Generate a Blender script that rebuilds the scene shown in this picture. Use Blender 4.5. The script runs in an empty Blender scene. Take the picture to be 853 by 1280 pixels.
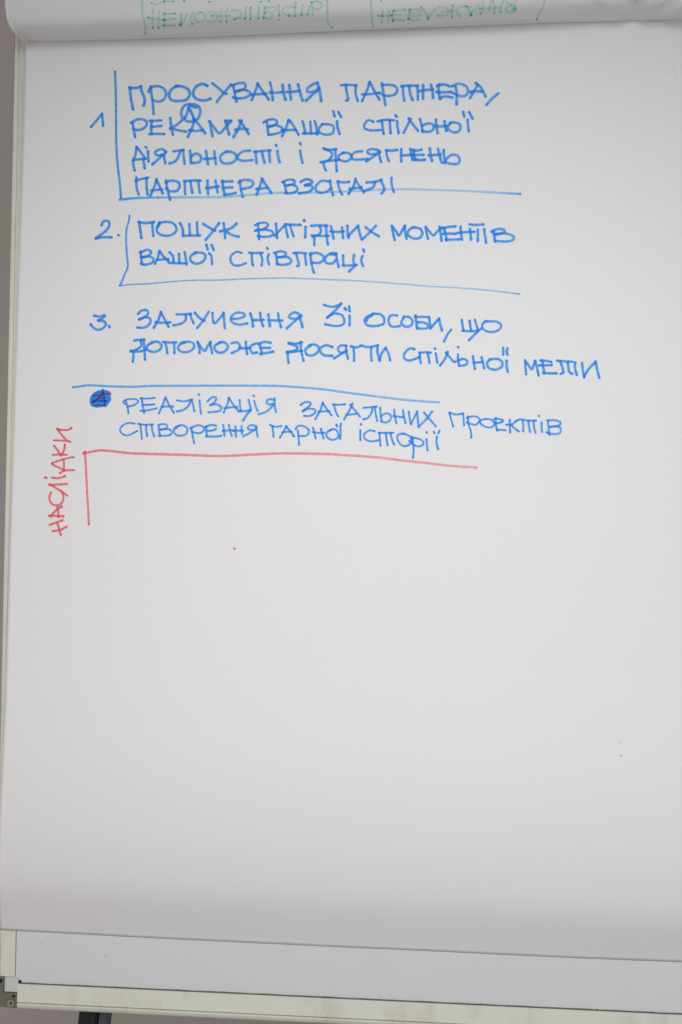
import bpy, bmesh, math, random
import numpy as np
from mathutils import Vector, Matrix
from mathutils.bvhtree import BVHTree
random.seed(7)
C = bpy.data.collections.new('flip_chart_scene'); bpy.context.scene.collection.children.link(C)
S = bpy.context.scene

# ------------------------------------------------------------------ camera
LENS = 35.0
F = LENS/36*1280; CX, CY = 426.5, 640.0          # photograph is 853 x 1280
RECL = math.radians(11)                          # backward lean of the board
DIST = 0.915
def cdir(x, y): return Vector((x-CX, -(y-CY), -F))
# vanishing point of the board's horizontals, and the left frame rail as a line
U_c = -cdir(-14300, 557).normalized()
m = cdir(16.6, 100).cross(cdir(0.0, 890)).normalized()
V_c = U_c.cross(m).normalized()
if V_c.y < 0: V_c = -V_c
N_c = U_c.cross(V_c).normalized()
Uw = Vector((1,0,0)); Vw = Vector((0, math.sin(RECL), math.cos(RECL))); Nw = Uw.cross(Vw)
Rc = Matrix((U_c, V_c, N_c))                      # camera -> board coordinates
Rb = Matrix((Uw, Vw, Nw)).transposed()            # board -> world
R = Rb @ Rc                                       # camera -> world
O = Vector((0, 0, 1.32))                          # board point in the middle of the picture
CAMP = O - (R @ Vector((0,0,-1)))*DIST
cam = bpy.data.cameras.new('camera'); cam.sensor_fit = 'VERTICAL'; cam.sensor_height = 36; cam.sensor_width = 24
cam.lens = LENS; cam.clip_start = 0.01; cam.clip_end = 50
co = bpy.data.objects.new('camera', cam); C.objects.link(co)
co.matrix_world = Matrix.Translation(CAMP) @ R.to_4x4()
S.camera = co

# ------------------------------------------------------------------ world, lamps, exposure
W = bpy.data.worlds.new('World'); S.world = W; W.use_nodes = True
W.node_tree.nodes['Background'].inputs[0].default_value = (0.95, 0.96, 1.0, 1)
W.node_tree.nodes['Background'].inputs[1].default_value = 0.385
def area(name, loc, target, sx, sy, power, col):
    l = bpy.data.lights.new(name, 'AREA'); l.shape = 'RECTANGLE'; l.size = sx; l.size_y = sy
    l.energy = power; l.color = col
    o = bpy.data.objects.new(name, l); C.objects.link(o); o.location = loc
    o.rotation_euler = (Vector(target)-Vector(loc)).to_track_quat('-Z', 'Y').to_euler()
fl_ = bpy.data.lights.new('flash_lamp', 'SPOT'); fl_.energy = 32.5; fl_.color = (1.0, 0.985, 0.98)
fl_.shadow_soft_size = 0.24; fl_.spot_size = math.radians(82); fl_.spot_blend = 1.0
fo = bpy.data.objects.new('flash_lamp', fl_); C.objects.link(fo); fo.location = (0.06, -1.06, 1.88)
fo.rotation_euler = (Vector((0.05, 0.0, 1.13))-Vector(fo.location)).to_track_quat('-Z', 'Y').to_euler()
area('window_light', (1.3, -1.2, 1.35), (0.25, 0.0, 1.25), 0.5, 0.8, 3.6, (0.66, 0.76, 1.0))
area('warm_left_fill', (-1.3, -1.3, 0.8), (-0.1, 0.0, 1.0), 0.5, 0.6, 1.9, (1.0, 0.80, 0.60))  # added fill, no known source: warms the sheet's left and lower part
S.view_settings.view_transform = 'Standard'; S.view_settings.look = 'None'
S.view_settings.exposure = 0; S.view_settings.gamma = 1; S.view_settings.use_curve_mapping = False
S.render.engine = 'CYCLES'; S.cycles.transparent_max_bounces = 32; S.cycles.max_bounces = 8

# ------------------------------------------------------------------ coordinates
def ray(x, y): return (R @ cdir(x, y)).normalized()
def at(x, y, n=0.0):
    """point of the photograph -> point on the plane n metres in front of the board face"""
    d = ray(x, y); t = ((O + Nw*n) - CAMP).dot(Nw)/d.dot(Nw)
    return CAMP + d*t
def uvn(p):
    q = p - O; return q.dot(Uw), q.dot(Vw), q.dot(Nw)
def P(u, v, n): return O + Uw*u + Vw*v + Nw*n

# ------------------------------------------------------------------ object helpers
def thing(name, label, cat, loc):
    o = bpy.data.objects.new(name, None); C.objects.link(o); o.location = loc
    o['label'] = label; o['category'] = cat; o.empty_display_size = 0.1
    return o
def wloc(o):
    v = Vector((0,0,0))
    while o: v = v + o.location; o = o.parent
    return v
def mesh(name, verts, faces, mat, parent=None, smooth=False, label=None):
    off = wloc(parent) if parent else Vector((0,0,0))
    me = bpy.data.meshes.new(name); me.from_pydata([tuple(Vector(v)-off) for v in verts], [], faces); me.update()
    me.materials.append(mat)
    if smooth: me.polygons.foreach_set('use_smooth', [True]*len(me.polygons))
    o = bpy.data.objects.new(name, me); C.objects.link(o)
    if parent: o.parent = parent
    if label: o['label'] = label
    return o
def from_bm(name, bm, mat, parent=None, smooth=False, label=None):
    bmesh.ops.recalc_face_normals(bm, faces=bm.faces[:])
    vs = [v.co.copy() for v in bm.verts]; bm.verts.index_update()
    fs = [[v.index for v in f.verts] for f in bm.faces]; bm.free()
    return mesh(name, vs, fs, mat, parent, smooth, label)
def prism(poly, n0, n1, bev=0.0, seg=2):
    """polygon in (u, v) -> solid between heights n0 and n1, edges bevelled"""
    bm = bmesh.new()
    a = [bm.verts.new(P(u, v, n0)) for u, v in poly]; b = [bm.verts.new(P(u, v, n1)) for u, v in poly]
    bm.faces.new(a[::-1]); bm.faces.new(b)
    k = len(poly)
    for i in range(k): bm.faces.new((a[i], a[(i+1)%k], b[(i+1)%k], b[i]))
    bmesh.ops.recalc_face_normals(bm, faces=bm.faces[:])
    if bev: bmesh.ops.bevel(bm, geom=bm.edges[:], offset=bev, segments=seg, affect='EDGES', profile=0.5)
    return bm
def sweep(profile, u0, u1):
    """closed (v, n) profile swept along u"""
    bm = bmesh.new()
    a = [bm.verts.new(P(u0, v, n)) for v, n in profile]; b = [bm.verts.new(P(u1, v, n)) for v, n in profile]
    bm.faces.new(a[::-1]); bm.faces.new(b); k = len(profile)
    for i in range(k): bm.faces.new((a[i], a[(i+1)%k], b[(i+1)%k], b[i]))
    return bm
def sweepv(profile, v0, v1):
    """closed (u, n) profile swept along v"""
    bm = bmesh.new()
    a = [bm.verts.new(P(u, v0, n)) for u, n in profile]; b = [bm.verts.new(P(u, v1, n)) for u, n in profile]
    bm.faces.new(a[::-1]); bm.faces.new(b); k = len(profile)
    for i in range(k): bm.faces.new((a[i], a[(i+1)%k], b[(i+1)%k], b[i]))
    return bm
def disc(cu, cv, r, n0, n1, seg=20):
    return prism([(cu+r*math.cos(2*math.pi*i/seg), cv+r*math.sin(2*math.pi*i/seg)) for i in range(seg)], n0, n1)

# ------------------------------------------------------------------ materials
class NT:
    def __init__(s, name):
        s.m = bpy.data.materials.new(name); s.m.use_nodes = True; s.t = s.m.node_tree
        s.b = s.t.nodes['Principled BSDF']; s.out = s.t.nodes['Material Output']
        s.geo = s.t.nodes.new('ShaderNodeTexCoord')
    def n(s, ty, **k):
        x = s.t.nodes.new(ty)
        for a, v in k.items(): setattr(x, a, v)
        return x
    def l(s, a, b): s.t.links.new(a, b)
    def noise(s, scale, detail=3, rough=0.55, stretch=None):
        x = s.n('ShaderNodeTexNoise'); x.inputs['Scale'].default_value = scale
        x.inputs['Detail'].default_value = detail; x.inputs['Roughness'].default_value = rough
        if stretch:
            mp = s.n('ShaderNodeMapping'); mp.inputs['Scale'].default_value = stretch
            s.l(s.geo.outputs['Object'], mp.inputs['Vector']); s.l(mp.outputs[0], x.inputs['Vector'])
        else: s.l(s.geo.outputs['Object'], x.inputs['Vector'])
        return x.outputs['Fac']
    def ramp(s, src, stops):
        r = s.n('ShaderNodeValToRGB'); e = r.color_ramp.elements
        while len(e) < len(stops): e.new(0.5)
        for i, (p, c) in enumerate(stops): e[i].position = p; e[i].color = (*c, 1)
        s.l(src, r.inputs[0]); return r.outputs[0]
    def mix(s, f, a, b, mode='MIX'):
        x = s.n('ShaderNodeMix', data_type='RGBA', blend_type=mode)
        if isinstance(f, float): x.inputs[0].default_value = f
        else: s.l(f, x.inputs[0])
        for k, c in ((6, a), (7, b)):
            if isinstance(c, tuple): x.inputs[k].default_value = (*c, 1)
            else: s.l(c, x.inputs[k])
        return x.outputs[2]
    def bump(s, src, strength, dist):
        b = s.n('ShaderNodeBump'); b.inputs['Strength'].default_value = strength; b.inputs['Distance'].default_value = dist
        s.l(src, b.inputs['Height']); return b.outputs[0]
def paper_mat(name, c):
    t = NT(name)
    col = t.ramp(t.noise(5, 3), [(0.3, tuple(x*0.985 for x in c)), (0.7, c)])
    col = t.mix(0.5, col, t.ramp(t.noise(420, 2), [(0.3, tuple(x*0.97 for x in c)), (0.7, c)]))
    t.l(col, t.b.inputs['Base Color']); t.b.inputs['Roughness'].default_value = 0.62
    t.b.inputs['Specular IOR Level'].default_value = 0.3
    t.l(t.bump(t.noise(900, 3), 0.12, 0.0004), t.b.inputs['Normal'])
    return t.m
def metal_paint(name, c, dirt, amount, rough=0.45):
    t = NT(name)
    k = t.ramp(t.noise(38, 6, 0.7, (1, 1, 0.35)), [(0.50, (0,0,0)), (0.78, (amount,)*3)])
    col = t.mix(k, c, dirt)
    col = t.mix(t.ramp(t.noise(300, 4, 0.7), [(0.62, (0,0,0)), (0.75, (amount*0.8,)*3)]), col, dirt)
    t.l(col, t.b.inputs['Base Color']); t.b.inputs['Roughness'].default_value = rough
    t.b.inputs['Specular IOR Level'].default_value = 0.35
    t.l(t.bump(t.noise(250, 3), 0.15, 0.0004), t.b.inputs['Normal'])
    return t.m
M_page = paper_mat('page_paper', (0.805, 0.797, 0.78))
M_flip = paper_mat('flipped_paper', (0.86, 0.855, 0.84))
_t = M_flip.node_tree; _b = _t.nodes['Principled BSDF']; _tr = _t.nodes.new('ShaderNodeBsdfTranslucent'); _tr.inputs[0].default_value = (0.92, 0.92, 0.90, 1)
_m = _t.nodes.new('ShaderNodeMixShader'); _m.inputs[0].default_value = 0.16
_t.links.new(_b.outputs[0], _m.inputs[1]); _t.links.new(_tr.outputs[0], _m.inputs[2]); _t.links.new(_m.outputs[0], _t.nodes['Material Output'].inputs[0])
M_frame = metal_paint('cream_frame_paint', (0.71, 0.71, 0.61), (0.38, 0.34, 0.22), 0.42)
M_white = metal_paint('white_plastic', (0.62, 0.62, 0.58), (0.33, 0.28, 0.18), 0.5)
M_board = metal_paint('board_enamel', (0.675, 0.69, 0.672), (0.50, 0.51, 0.47), 0.12, 0.35)
M_brk = metal_paint('grey_bracket_metal', (0.15, 0.15, 0.12), (0.07, 0.065, 0.05), 0.5)
M_steel = metal_paint('steel_screw', (0.45, 0.43, 0.42), (0.2, 0.18, 0.16), 0.5, 0.3); M_steel.node_tree.nodes['Principled BSDF'].inputs['Metallic'].default_value = 0.9
M_black = metal_paint('black_leg_paint', (0.012, 0.016, 0.015), (0.03, 0.03, 0.03), 0.4, 0.4)
M_dkgrey = metal_paint('dark_grey_leg_side', (0.075, 0.075, 0.09), (0.04, 0.04, 0.05), 0.4, 0.45)
M_fleck = metal_paint('pale_scuff', (0.33, 0.33, 0.31), (0.2, 0.2, 0.2), 0.5)
M_hole = metal_paint('hole_black', (0.008, 0.008, 0.008), (0.02,0.02,0.02), 0.2, 0.9)
M_dirt = metal_paint('marker_residue', (0.13, 0.125, 0.10), (0.03, 0.05, 0.07), 0.9, 0.8)
M_edge = metal_paint('teal_edge_strip', (0.40, 0.48, 0.49), (0.2, 0.24, 0.24), 0.5, 0.5)
def wall_mat():
    t = NT('wall_paint')
    col = t.ramp(t.noise(3, 4), [(0.3, (0.56, 0.495, 0.46)), (0.7, (0.60, 0.535, 0.50))])
    t.l(col, t.b.inputs['Base Color']); t.b.inputs['Roughness'].default_value = 0.85
    t.l(t.bump(t.noise(160, 4), 0.3, 0.001), t.b.inputs['Normal']); return t.m
def floor_mat():
    t = NT('floor_vinyl')
    col = t.ramp(t.noise(12, 5), [(0.3, (0.52, 0.48, 0.45)), (0.7, (0.60, 0.56, 0.53))])
    t.l(col, t.b.inputs['Base Color']); t.b.inputs['Roughness'].default_value = 0.5; return t.m
def ink_mat(name, D, tint, body=0.6, streak=0.25):
    """marker dye: partly scattering, partly a tinted film, so that crossing strokes darken"""
    t = NT(name); t.t.nodes.remove(t.b)
    d = t.n('ShaderNodeBsdfDiffuse'); d.inputs[0].default_value = (*D, 1)
    tr = t.n('ShaderNodeBsdfTransparent'); tr.inputs[0].default_value = (*tint, 1)
    ink = t.n('ShaderNodeMixShader'); ink.inputs[0].default_value = body
    t.l(tr.outputs[0], ink.inputs[1]); t.l(d.outputs[0], ink.inputs[2])
    clear = t.n('ShaderNodeBsdfTransparent'); clear.inputs[0].default_value = (1,1,1,1)
    at_ = t.n('ShaderNodeAttribute', attribute_name='dens')
    ns = t.ramp(t.noise(260, 4, 0.7), [(0.25, (1-streak,)*3), (0.6, (1.0,)*3)])
    mu = t.n('ShaderNodeMath', operation='MULTIPLY', use_clamp=True)
    t.l(at_.outputs['Fac'], mu.inputs[0]); t.l(ns, mu.inputs[1])
    mx = t.n('ShaderNodeMixShader'); t.l(mu.outputs[0], mx.inputs[0])
    t.l(clear.outputs[0], mx.inputs[1]); t.l(ink.outputs[0], mx.inputs[2])
    t.l(mx.outputs[0], t.out.inputs[0]); return t.m
I_blue = ink_mat('blue_marker_ink', (0.06, 0.385, 0.98), (0.12, 0.55, 1.0))
I_pale = ink_mat('pale_blue_marker_ink', (0.10, 0.50, 1.0), (0.16, 0.62, 1.0))
I_red = ink_mat('red_marker_ink', (0.98, 0.155, 0.205), (0.98, 0.36, 0.42))
I_navy = ink_mat('overlapped_navy_ink', (0.02, 0.03, 0.25), (0.1, 0.15, 0.5), 0.7)
I_brown = ink_mat('red_over_blue_ink', (0.26, 0.06, 0.10), (0.5, 0.2, 0.2), 0.7)
I_green = ink_mat('green_bleed_ink', (0.04, 0.64, 0.44), (0.22, 0.85, 0.70), 0.6, 0.35)

# ------------------------------------------------------------------ the room behind
fl = mesh('floor', [(-4,-3,0),(4,-3,0),(4,1.0,0),(-4,1.0,0)], [(0,1,2,3)], floor_mat()); fl['kind'] = 'structure'
wl = mesh('wall', [(-4,0.85,-0.1),(4,0.85,-0.1),(4,0.85,3.2),(-4,0.85,3.2)], [(3,2,1,0)], wall_mat()); wl['kind'] = 'structure'

# ------------------------------------------------------------------ easel and board
uL, _, _ = uvn(at(12.5, 300)); uR = uL + 0.70
vTop = uvn(at(426, -130))[1]
def ub(x, y): return uvn(at(x, y))[0]
def vb(x, y): return uvn(at(x, y))[1]
base = P((uL+uR)/2, -0.3, 0); base.z = 0
easel = thing('flip_chart_easel', 'white flip chart board with scuffed cream metal frame standing on black legs', 'flip chart easel', base)
uFr = ub(19.0, 1190)                               # inner edge of the left rail
vFb = vb(18, 1221); vRt = vb(426, 1247.6); vGr = vb(200, 1260.5) ; vLb = vb(200, 1268.5)
print('rail v', vRt, vb(23,1229), vb(853,1268.8), 'uFr', uFr-uL, 'groove', vb(23,1251.4), vGr, vb(530,1276.6), 'lip', vb(23,1258.6), vLb)
uRt0 = ub(22.7, 1240)
# panel
from_bm('back_plate', prism([(uL+0.004, vFb-0.010), (uR-0.004, vFb-0.010), (uR-0.004, vTop), (uL+0.004, vTop)], -0.0185, -0.0165), M_black, easel)
from_bm('board_panel', prism([(uFr+0.0006, vFb-0.012), (uR-(uFr-uL)-0.0006, vFb-0.012), (uR-(uFr-uL)-0.0006, vTop), (uFr+0.0006, vTop)], -0.016, -0.0009, 0.0005), M_board, easel)
# side rails: outer bead, groove, flat
w = uFr-uL; 
def rail_prof(s, u0):
    pts = [(0,-0.018),(0,-0.0020),(0.0012,-0.0004),(0.0036,0.0),(0.0048,-0.0003),(0.0051,-0.0013),(0.0055,-0.0013),(0.0058,-0.0001),(w-0.0006,0.0),(w,-0.0006),(w,-0.018)]
    return [(u0+s*a, b) for a, b in pts]
from_bm('side_rail', sweepv(rail_prof(1, uL), vFb, vTop), M_frame, easel)
from_bm('side_rail', sweepv(rail_prof(-1, uR), vFb, vTop), M_frame, easel)
from_bm('edge_strip', sweepv([(uL-0.0014,-0.018),(uL-0.0014,-0.0035),(uL-0.0002,-0.0020),(uL-0.0002,-0.018)], vFb, vTop), M_edge, easel)
from_bm('top_rail', prism([(uL, vTop), (uR, vTop), (uR, vTop+0.02), (uL, vTop+0.02)], -0.018, 0.0, 0.001), M_frame, easel)
# clamp bar above the pad (out of the picture, it holds the sheets)
from_bm('clamp_bar', prism([(uL+0.01, vTop-0.035), (uR-0.01, vTop-0.035), (uR-0.01, vTop-0.004), (uL+0.01, vTop-0.004)], 0.0075, 0.013, 0.002), M_black, easel)
# bottom rail: flat face, fine seam, rounded lip
h = vRt
g1 = vGr; lipH = (vGr-0.0010-vLb)*1.12
prof = [(h, -0.014), (h, 0.0003), (h-0.0004, 0.0012), (g1+0.0003, 0.0018), (g1, 0.0010), (g1-0.0001, -0.0008), (g1-0.0007, -0.0008), (g1-0.0009, 0.0020), (g1-0.0014, 0.0026)]
for i in range(1, 11):
    a = math.pi/2*i/10; prof.append((g1-0.0014-lipH*math.sin(a), 0.0026-0.0012*math.sin(a)-0.0030*(1-math.cos(a))))
prof.append((g1-0.0014-lipH+0.0004, -0.014))
from_bm('bottom_rail', sweep(prof, uRt0, uR-(uRt0-uL)), M_frame, easel, label='cream bottom rail with a rounded lower lip and grimy upper edge')
# residue line in the joint between panel and rail
bm = bmesh.new()
k = 900; row = []
for i in range(k+1):
    uu = uRt0+0.001 + (uR-uRt0-0.03)*i/k
    th = 0.00022 + 0.00016*math.sin(i*0.13)*math.sin(i*0.031+1) + random.uniform(0, 0.00014)
    if random.random() < 0.035: th += random.uniform(0.0002, 0.0007)
    row.append((bm.verts.new(P(uu, h-0.00005, 0.00125)), bm.verts.new(P(uu, h+th, 0.0003)), bm.verts.new(P(uu, h+th, -0.0009))))
for i in range(k):
    for j in range(2): bm.faces.new((row[i][j], row[i+1][j], row[i+1][j+1], row[i][j+1]))
o = from_bm('marker_residue', bm, M_dirt, easel); o['kind'] = 'stuff'
# corner pieces
def corner(s):
    def X(a): return (uL + (a-uL)) if s > 0 else (uR - (a-uL))
    xa = ub(5.6, 1230); xb = uRt0; y1 = vFb; y2 = vb(14, 1240)
    def poly(p): 
        q = [(X(a), b) for a, b in p]; return q if s > 0 else q[::-1]
    xl = uL-0.0005
    yb = vb(12, 1258.4)
    br = from_bm('corner_bracket', prism(poly([(xl, yb+0.0012), (xb-0.0002, yb-0.0002), (xb-0.0002, y2), (xa, y2), (xa, y1-0.0004), (xl, y1-0.0004)]), -0.016, 0.0022, 0.0004), M_brk, easel)
    from_bm('corner_tab', prism(poly([(xa+0.0004, y2+0.0004), (xb+0.0002, y2+0.0004), (xb+0.0002, y1-0.0004), (xa+0.0004, y1-0.0004)]), -0.016, 0.0008, 0.0005), M_white, easel, label='small off-white plastic tab in the lower corner of the frame')
    for (px, py, r) in ((2.3, 1224.6, 0.0018), (18.4, 1244, 0.0013)):
        a, b = ub(px, py), vb(px, py); from_bm('bracket_hole', disc(X(a), b, r, 0.0005, 0.0024), M_hole, br)
    a, b = X(ub(15.2, 1252)), vb(15.2, 1252)
    sc = from_bm('screw', disc(a, b, 0.0033, 0.0020, 0.0034), M_steel, br)
    bm = disc(a+0.0003, b, 0.0012, 0.0030, 0.0037, 6)
    bmesh.ops.scale(bm, vec=(1,1,1), verts=bm.verts)
    from_bm('screw_socket', bm, M_hole, br)
corner(1); corner(-1)
from_bm('rail_end_hole', disc(ub(25, 1227), vb(25, 1227.2), 0.0013, -0.0009, 0.0004, 9), M_hole, easel)
# legs: black profiled tubes going to the floor
def leg(p0, p1, hw, hd, name='leg'):
    d = (p1-p0).normalized(); side = Vector((1,0,0)); side = (side - d*side.dot(d)).normalized(); fw = d.cross(side).normalized()
    if fw.y > 0: fw = -fw
    def box(bm, s0, s1, f0, f1, a, b):
        vs = []
        for q in (a, b):
            for s, f in ((s0,f0),(s1,f0),(s1,f1),(s0,f1)): vs.append(bm.verts.new(q + side*s + fw*f))
        for f in ((0,1,2,3),(7,6,5,4),(0,4,5,1),(1,5,6,2),(2,6,7,3),(3,7,4,0)): bm.faces.new([vs[i] for i in f])
    bm = bmesh.new(); box(bm, -hw, hw*0.42, -hd, hd, p0, p1)
    bmesh.ops.bevel(bm, geom=bm.edges[:], offset=0.0015, segments=2, affect='EDGES')
    lg = from_bm(name, bm, M_black, easel)
    bm = bmesh.new(); box(bm, hw*0.52, hw, -hd*0.8, hd*0.8, p0, p1)
    from_bm('leg_channel', bm, M_dkgrey, lg)
    bm = bmesh.new(); box(bm, -hw*1.2, hw*1.2, -hd*1.3, hd*1.3, p1-d*0.03, p1+d*0.012)
    bmesh.ops.bevel(bm, geom=bm.edges[:], offset=0.003, segments=2, affect='EDGES')
    from_bm('rubber_foot', bm, M_hole, lg)
pa = at(120.5, 1264, -0.030); pb = at(117.5, 1290, -0.030)
d = (pb-pa).normalized()
def leg_line(mx):
    a = pa.copy(); dd = d.copy()
    if mx: a.x = (uL+uR) - a.x; dd.x = -dd.x
    top = a - dd*0.75; bot = a + dd*((a.z-0.012)/-dd.z)
    leg(top, bot, 0.0125, 0.014)
leg_line(False); leg_line(True)
t0 = P((uL+uR)/2, vTop-0.05, -0.04); leg(t0, Vector((t0.x, 0.72, 0.012)), 0.0125, 0.014, 'rear_leg')
from_bm('cross_bar', prism([(uL+0.05, 0.30), (uR-0.05, 0.30), (uR-0.05, 0.325), (uL+0.05, 0.325)], -0.045, -0.018, 0.002), M_black, easel)

# ------------------------------------------------------------------ the pad: top page
def interp(x, pts):
    if x <= pts[0][0]:
        (a, b), (c, d_) = pts[0], pts[1]; return b + (x-a)*(d_-b)/(c-a)
    for (a, b), (c, d_) in zip(pts, pts[1:]):
        if x <= c: return b + (d_-b)*(x-a)/(c-a)
    (a, b), (c, d_) = pts[-2], pts[-1]; return d_ + (x-c)*(d_-b)/(c-a)
def smooth_interp(x, pts):
    s = 0; 
    for k, wt in ((-1, .25), (0, .5), (1, .25)): s += wt*interp(x + k*30, pts)
    return s
FOLD = [(35,54.5),(75,55),(170,52.5),(300,48),(420,42.3),(585,36),(690,32),(787,29.6),(853,28)]
LEFT = [(-100,34),(55,32.0),(200,28),(350,22.5),(500,17.5),(640,13.5),(880,6.5),(960,2.5),(1040,-1.5),(1110,-2.5),(1163,0.5)]
BOT = [(0,1163),(200,1173.5),(420,1184),(523,1188.5),(700,1197),(853,1203)]
def tri(x, c, w): return max(0.0, 1-abs(x-c)/w)
def crease(x, y, x0, y0, x1, y1, w, A):
    dx, dy = x1-x0, y1-y0; L2 = dx*dx+dy*dy; t = ((x-x0)*dx+(y-y0)*dy)/L2
    tt = min(1, max(0, t)); d_ = math.hypot(x-x0-tt*dx, y-y0-tt*dy)
    f = 1-d_/w
    if f <= 0: return 0.0
    f = f*f*(3-2*f) * (math.sin(math.pi*min(1, max(0, t*0.8+0.1))))
    return A*f
_b = [(500,0,0),(600,0.0005,0),(700,0.0030,0),(800,0.0085,0),(880,0.0150,0),(950,0.0205,0),(1010,0.0225,0),(1060,0.0212,0),(1110,0.0146,0),(1163,-0.00435,0)]
def BULGE_AT(yy):
    """the long sheet bellies away from the board and falls back to it at its lower edge"""
    if yy <= 500: return 0.0
    yy = min(yy, 1162.9)
    for i in range(len(_b)-1):
        if yy < _b[i+1][0]:
            a, b, c, d_ = _b[max(0,i-1)], _b[i], _b[i+1], _b[min(len(_b)-1,i+2)]
            t = (yy-b[0])/(c[0]-b[0]); hh = c[0]-b[0]
            m0 = (c[1]-a[1])/(c[0]-a[0])*hh if c[0] != a[0] else 0; m1 = (d_[1]-b[1])/(d_[0]-b[0])*hh
            return (2*t**3-3*t*t+1)*b[1] + (t**3-2*t*t+t)*m0 + (-2*t**3+3*t*t)*c[1] + (t**3-t*t)*m1
    return _b[-1][1]
def page_n(x, y):
    n = 0.0036; dmp = 1.0 if y < 1000 else max(0.1, 1-(y-1000)/170)
    n += dmp*0.0007*math.sin(x*0.0085+0.6+y*0.0009)*math.sin(y*0.0042+1.1) + dmp*0.0003*math.sin(x*0.021+y*0.006)
    yy = y - 0.047*x
    n += BULGE_AT(yy)
    if x > 600 and y < 320:
        n += crease(x, y, 786, 30, 775, 110, 22, 0.0018) + crease(x, y, 812, 40, 850, 105, 14, 0.0018) + crease(x, y, 845, 82, 852, 110, 8, -0.0014)
        n += crease(x, y, 800, 30, 840, 80, 20, -0.0014) + crease(x, y, 770, 60, 785, 300, 45, 0.0016) + crease(x, y, 825, 90, 842, 84, 7, 0.0009)
    n += crease(x, y, 634, 34, 633, 56, 6, -0.0007)
    # the free right side relaxes slightly, the left edge hugs the rail
    n += dmp*0.0010*max(0, (x-600)/330)**2
    if y > 1100: n += 0.0010*min(1, (y-1100)/50)*min(1, max(0, (30-x)/10))
    return n
NX, NY = 240, 330
verts = []; 
for j in range(NY+1):
    tj = j/NY
    for i in range(NX+1):
        ti = i/NX
        yb = interp(-5 + 935*ti, BOT); y = -95 + (yb+95)*tj
        xl = smooth_interp(y, LEFT) if y < 1120 else interp(y, LEFT)
        x = xl + (930-xl)*ti
        verts.append(at(x, y, page_n(x, y)))
faces = [(j*(NX+1)+i, (j+1)*(NX+1)+i, (j+1)*(NX+1)+i+1, j*(NX+1)+i+1) for j in range(NY) for i in range(NX)]
pad = thing('paper_pad', 'large white paper sheet with blue and red handwriting clamped over the board', 'flip chart pad', P((uL+uR)/2, uvn(at(426,1184))[1], 0.003))
def solid_sheet(vs, fs, nx, ny, th, mat, name, label=None):
    """front grid plus a back grid th behind it, so that the sheet has an edge"""
    me = bpy.data.meshes.new('tmp'); me.from_pydata([tuple(v) for v in vs], [], fs); me.update()
    nr = [v.normal.copy() for v in me.vertices]; bpy.data.meshes.remove(me)
    N0 = len(vs); allv = list(vs) + [v - n_*th for v, n_ in zip(vs, nr)]
    allf = list(fs) + [tuple(i+N0 for i in f[::-1]) for f in fs]
    W1 = nx+1; rim = [i for i in range(W1)] + [j*W1+nx for j in range(1, ny+1)] + [ny*W1+i for i in range(nx-1, -1, -1)] + [j*W1 for j in range(ny-1, 0, -1)]
    for a, b in zip(rim, rim[1:]+rim[:1]): allf.append((a, b, b+N0, a+N0))
    return mesh(name, allv, allf, mat, pad, True, label)
page = solid_sheet(verts, faces, NX, NY, 0.00018, M_page, 'page', 'written top page, bellying out towards its lower end')
page_bvh = BVHTree.FromPolygons([tuple(v) for v in verts], faces)

# ------------------------------------------------------------------ the flipped page: a loop hanging in front, then over the top
e0 = at(35, 54.5, 0.0050); uE = uvn(e0)[0]; v0 = uvn(e0)[1]
def edge_vn(x, y):
    d_ = ray(x, y); t = (uE - (CAMP-O).dot(Uw))/d_.dot(Uw); _, v, n = uvn(CAMP + d_*t); return n, v-v0
EDGE = [(25.5,48.0),(18.5,41.5),(13.6,34.0),(11.3,24),(10.0,12),(9.4,0)]
prof = [(0.0046, 0.030), (0.0046, 0.010), (0.0050, 0.0)] + [edge_vn(x, y) for x, y in EDGE]
print('roll profile', [(round(a,4), round(b,4)) for a, b in prof])
n_, v_ = prof[-1]; vt = vTop - v0
prof += [(n_-0.001, v_+0.02), (n_-0.006, v_+0.045), (n_*0.72, vt*0.78), (n_*0.40, vt+0.012), (0.004, vt+0.032), (-0.03, vt+0.034), (-0.052, vt+0.012), (-0.058, vt-0.06), (-0.058, vt-0.30)]
def catmull(p, per):
    out = []
    for i in range(len(p)-1):
        a = p[max(0, i-1)]; b = p[i]; c = p[i+1]; d_ = p[min(len(p)-1, i+2)]
        for k in range(per):
            t = k/per
            out.append(tuple(0.5*((2*b[q]) + (-a[q]+c[q])*t + (2*a[q]-5*b[q]+4*c[q]-d_[q])*t*t + (-a[q]+3*b[q]-3*c[q]+d_[q])*t**3) for q in range(len(b))))
    out.append(tuple(p[-1])); return out
pr = catmull(prof, 7)
for _ in range(34):                                # relax the loop into an even curve
    pr = pr[:16] + [tuple((pr[i-1][q]+2*pr[i][q]+pr[i+1][q])/4 for q in (0, 1)) for i in range(16, len(pr)-1)] + [pr[-1]]
RX = 420; rv = []
arc = [0.0]
for a_, b_ in zip(pr, pr[1:]): arc.append(arc[-1]+math.dist(a_, b_))
i0 = 14; s0 = arc[i0]                              # the fold line
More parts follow.
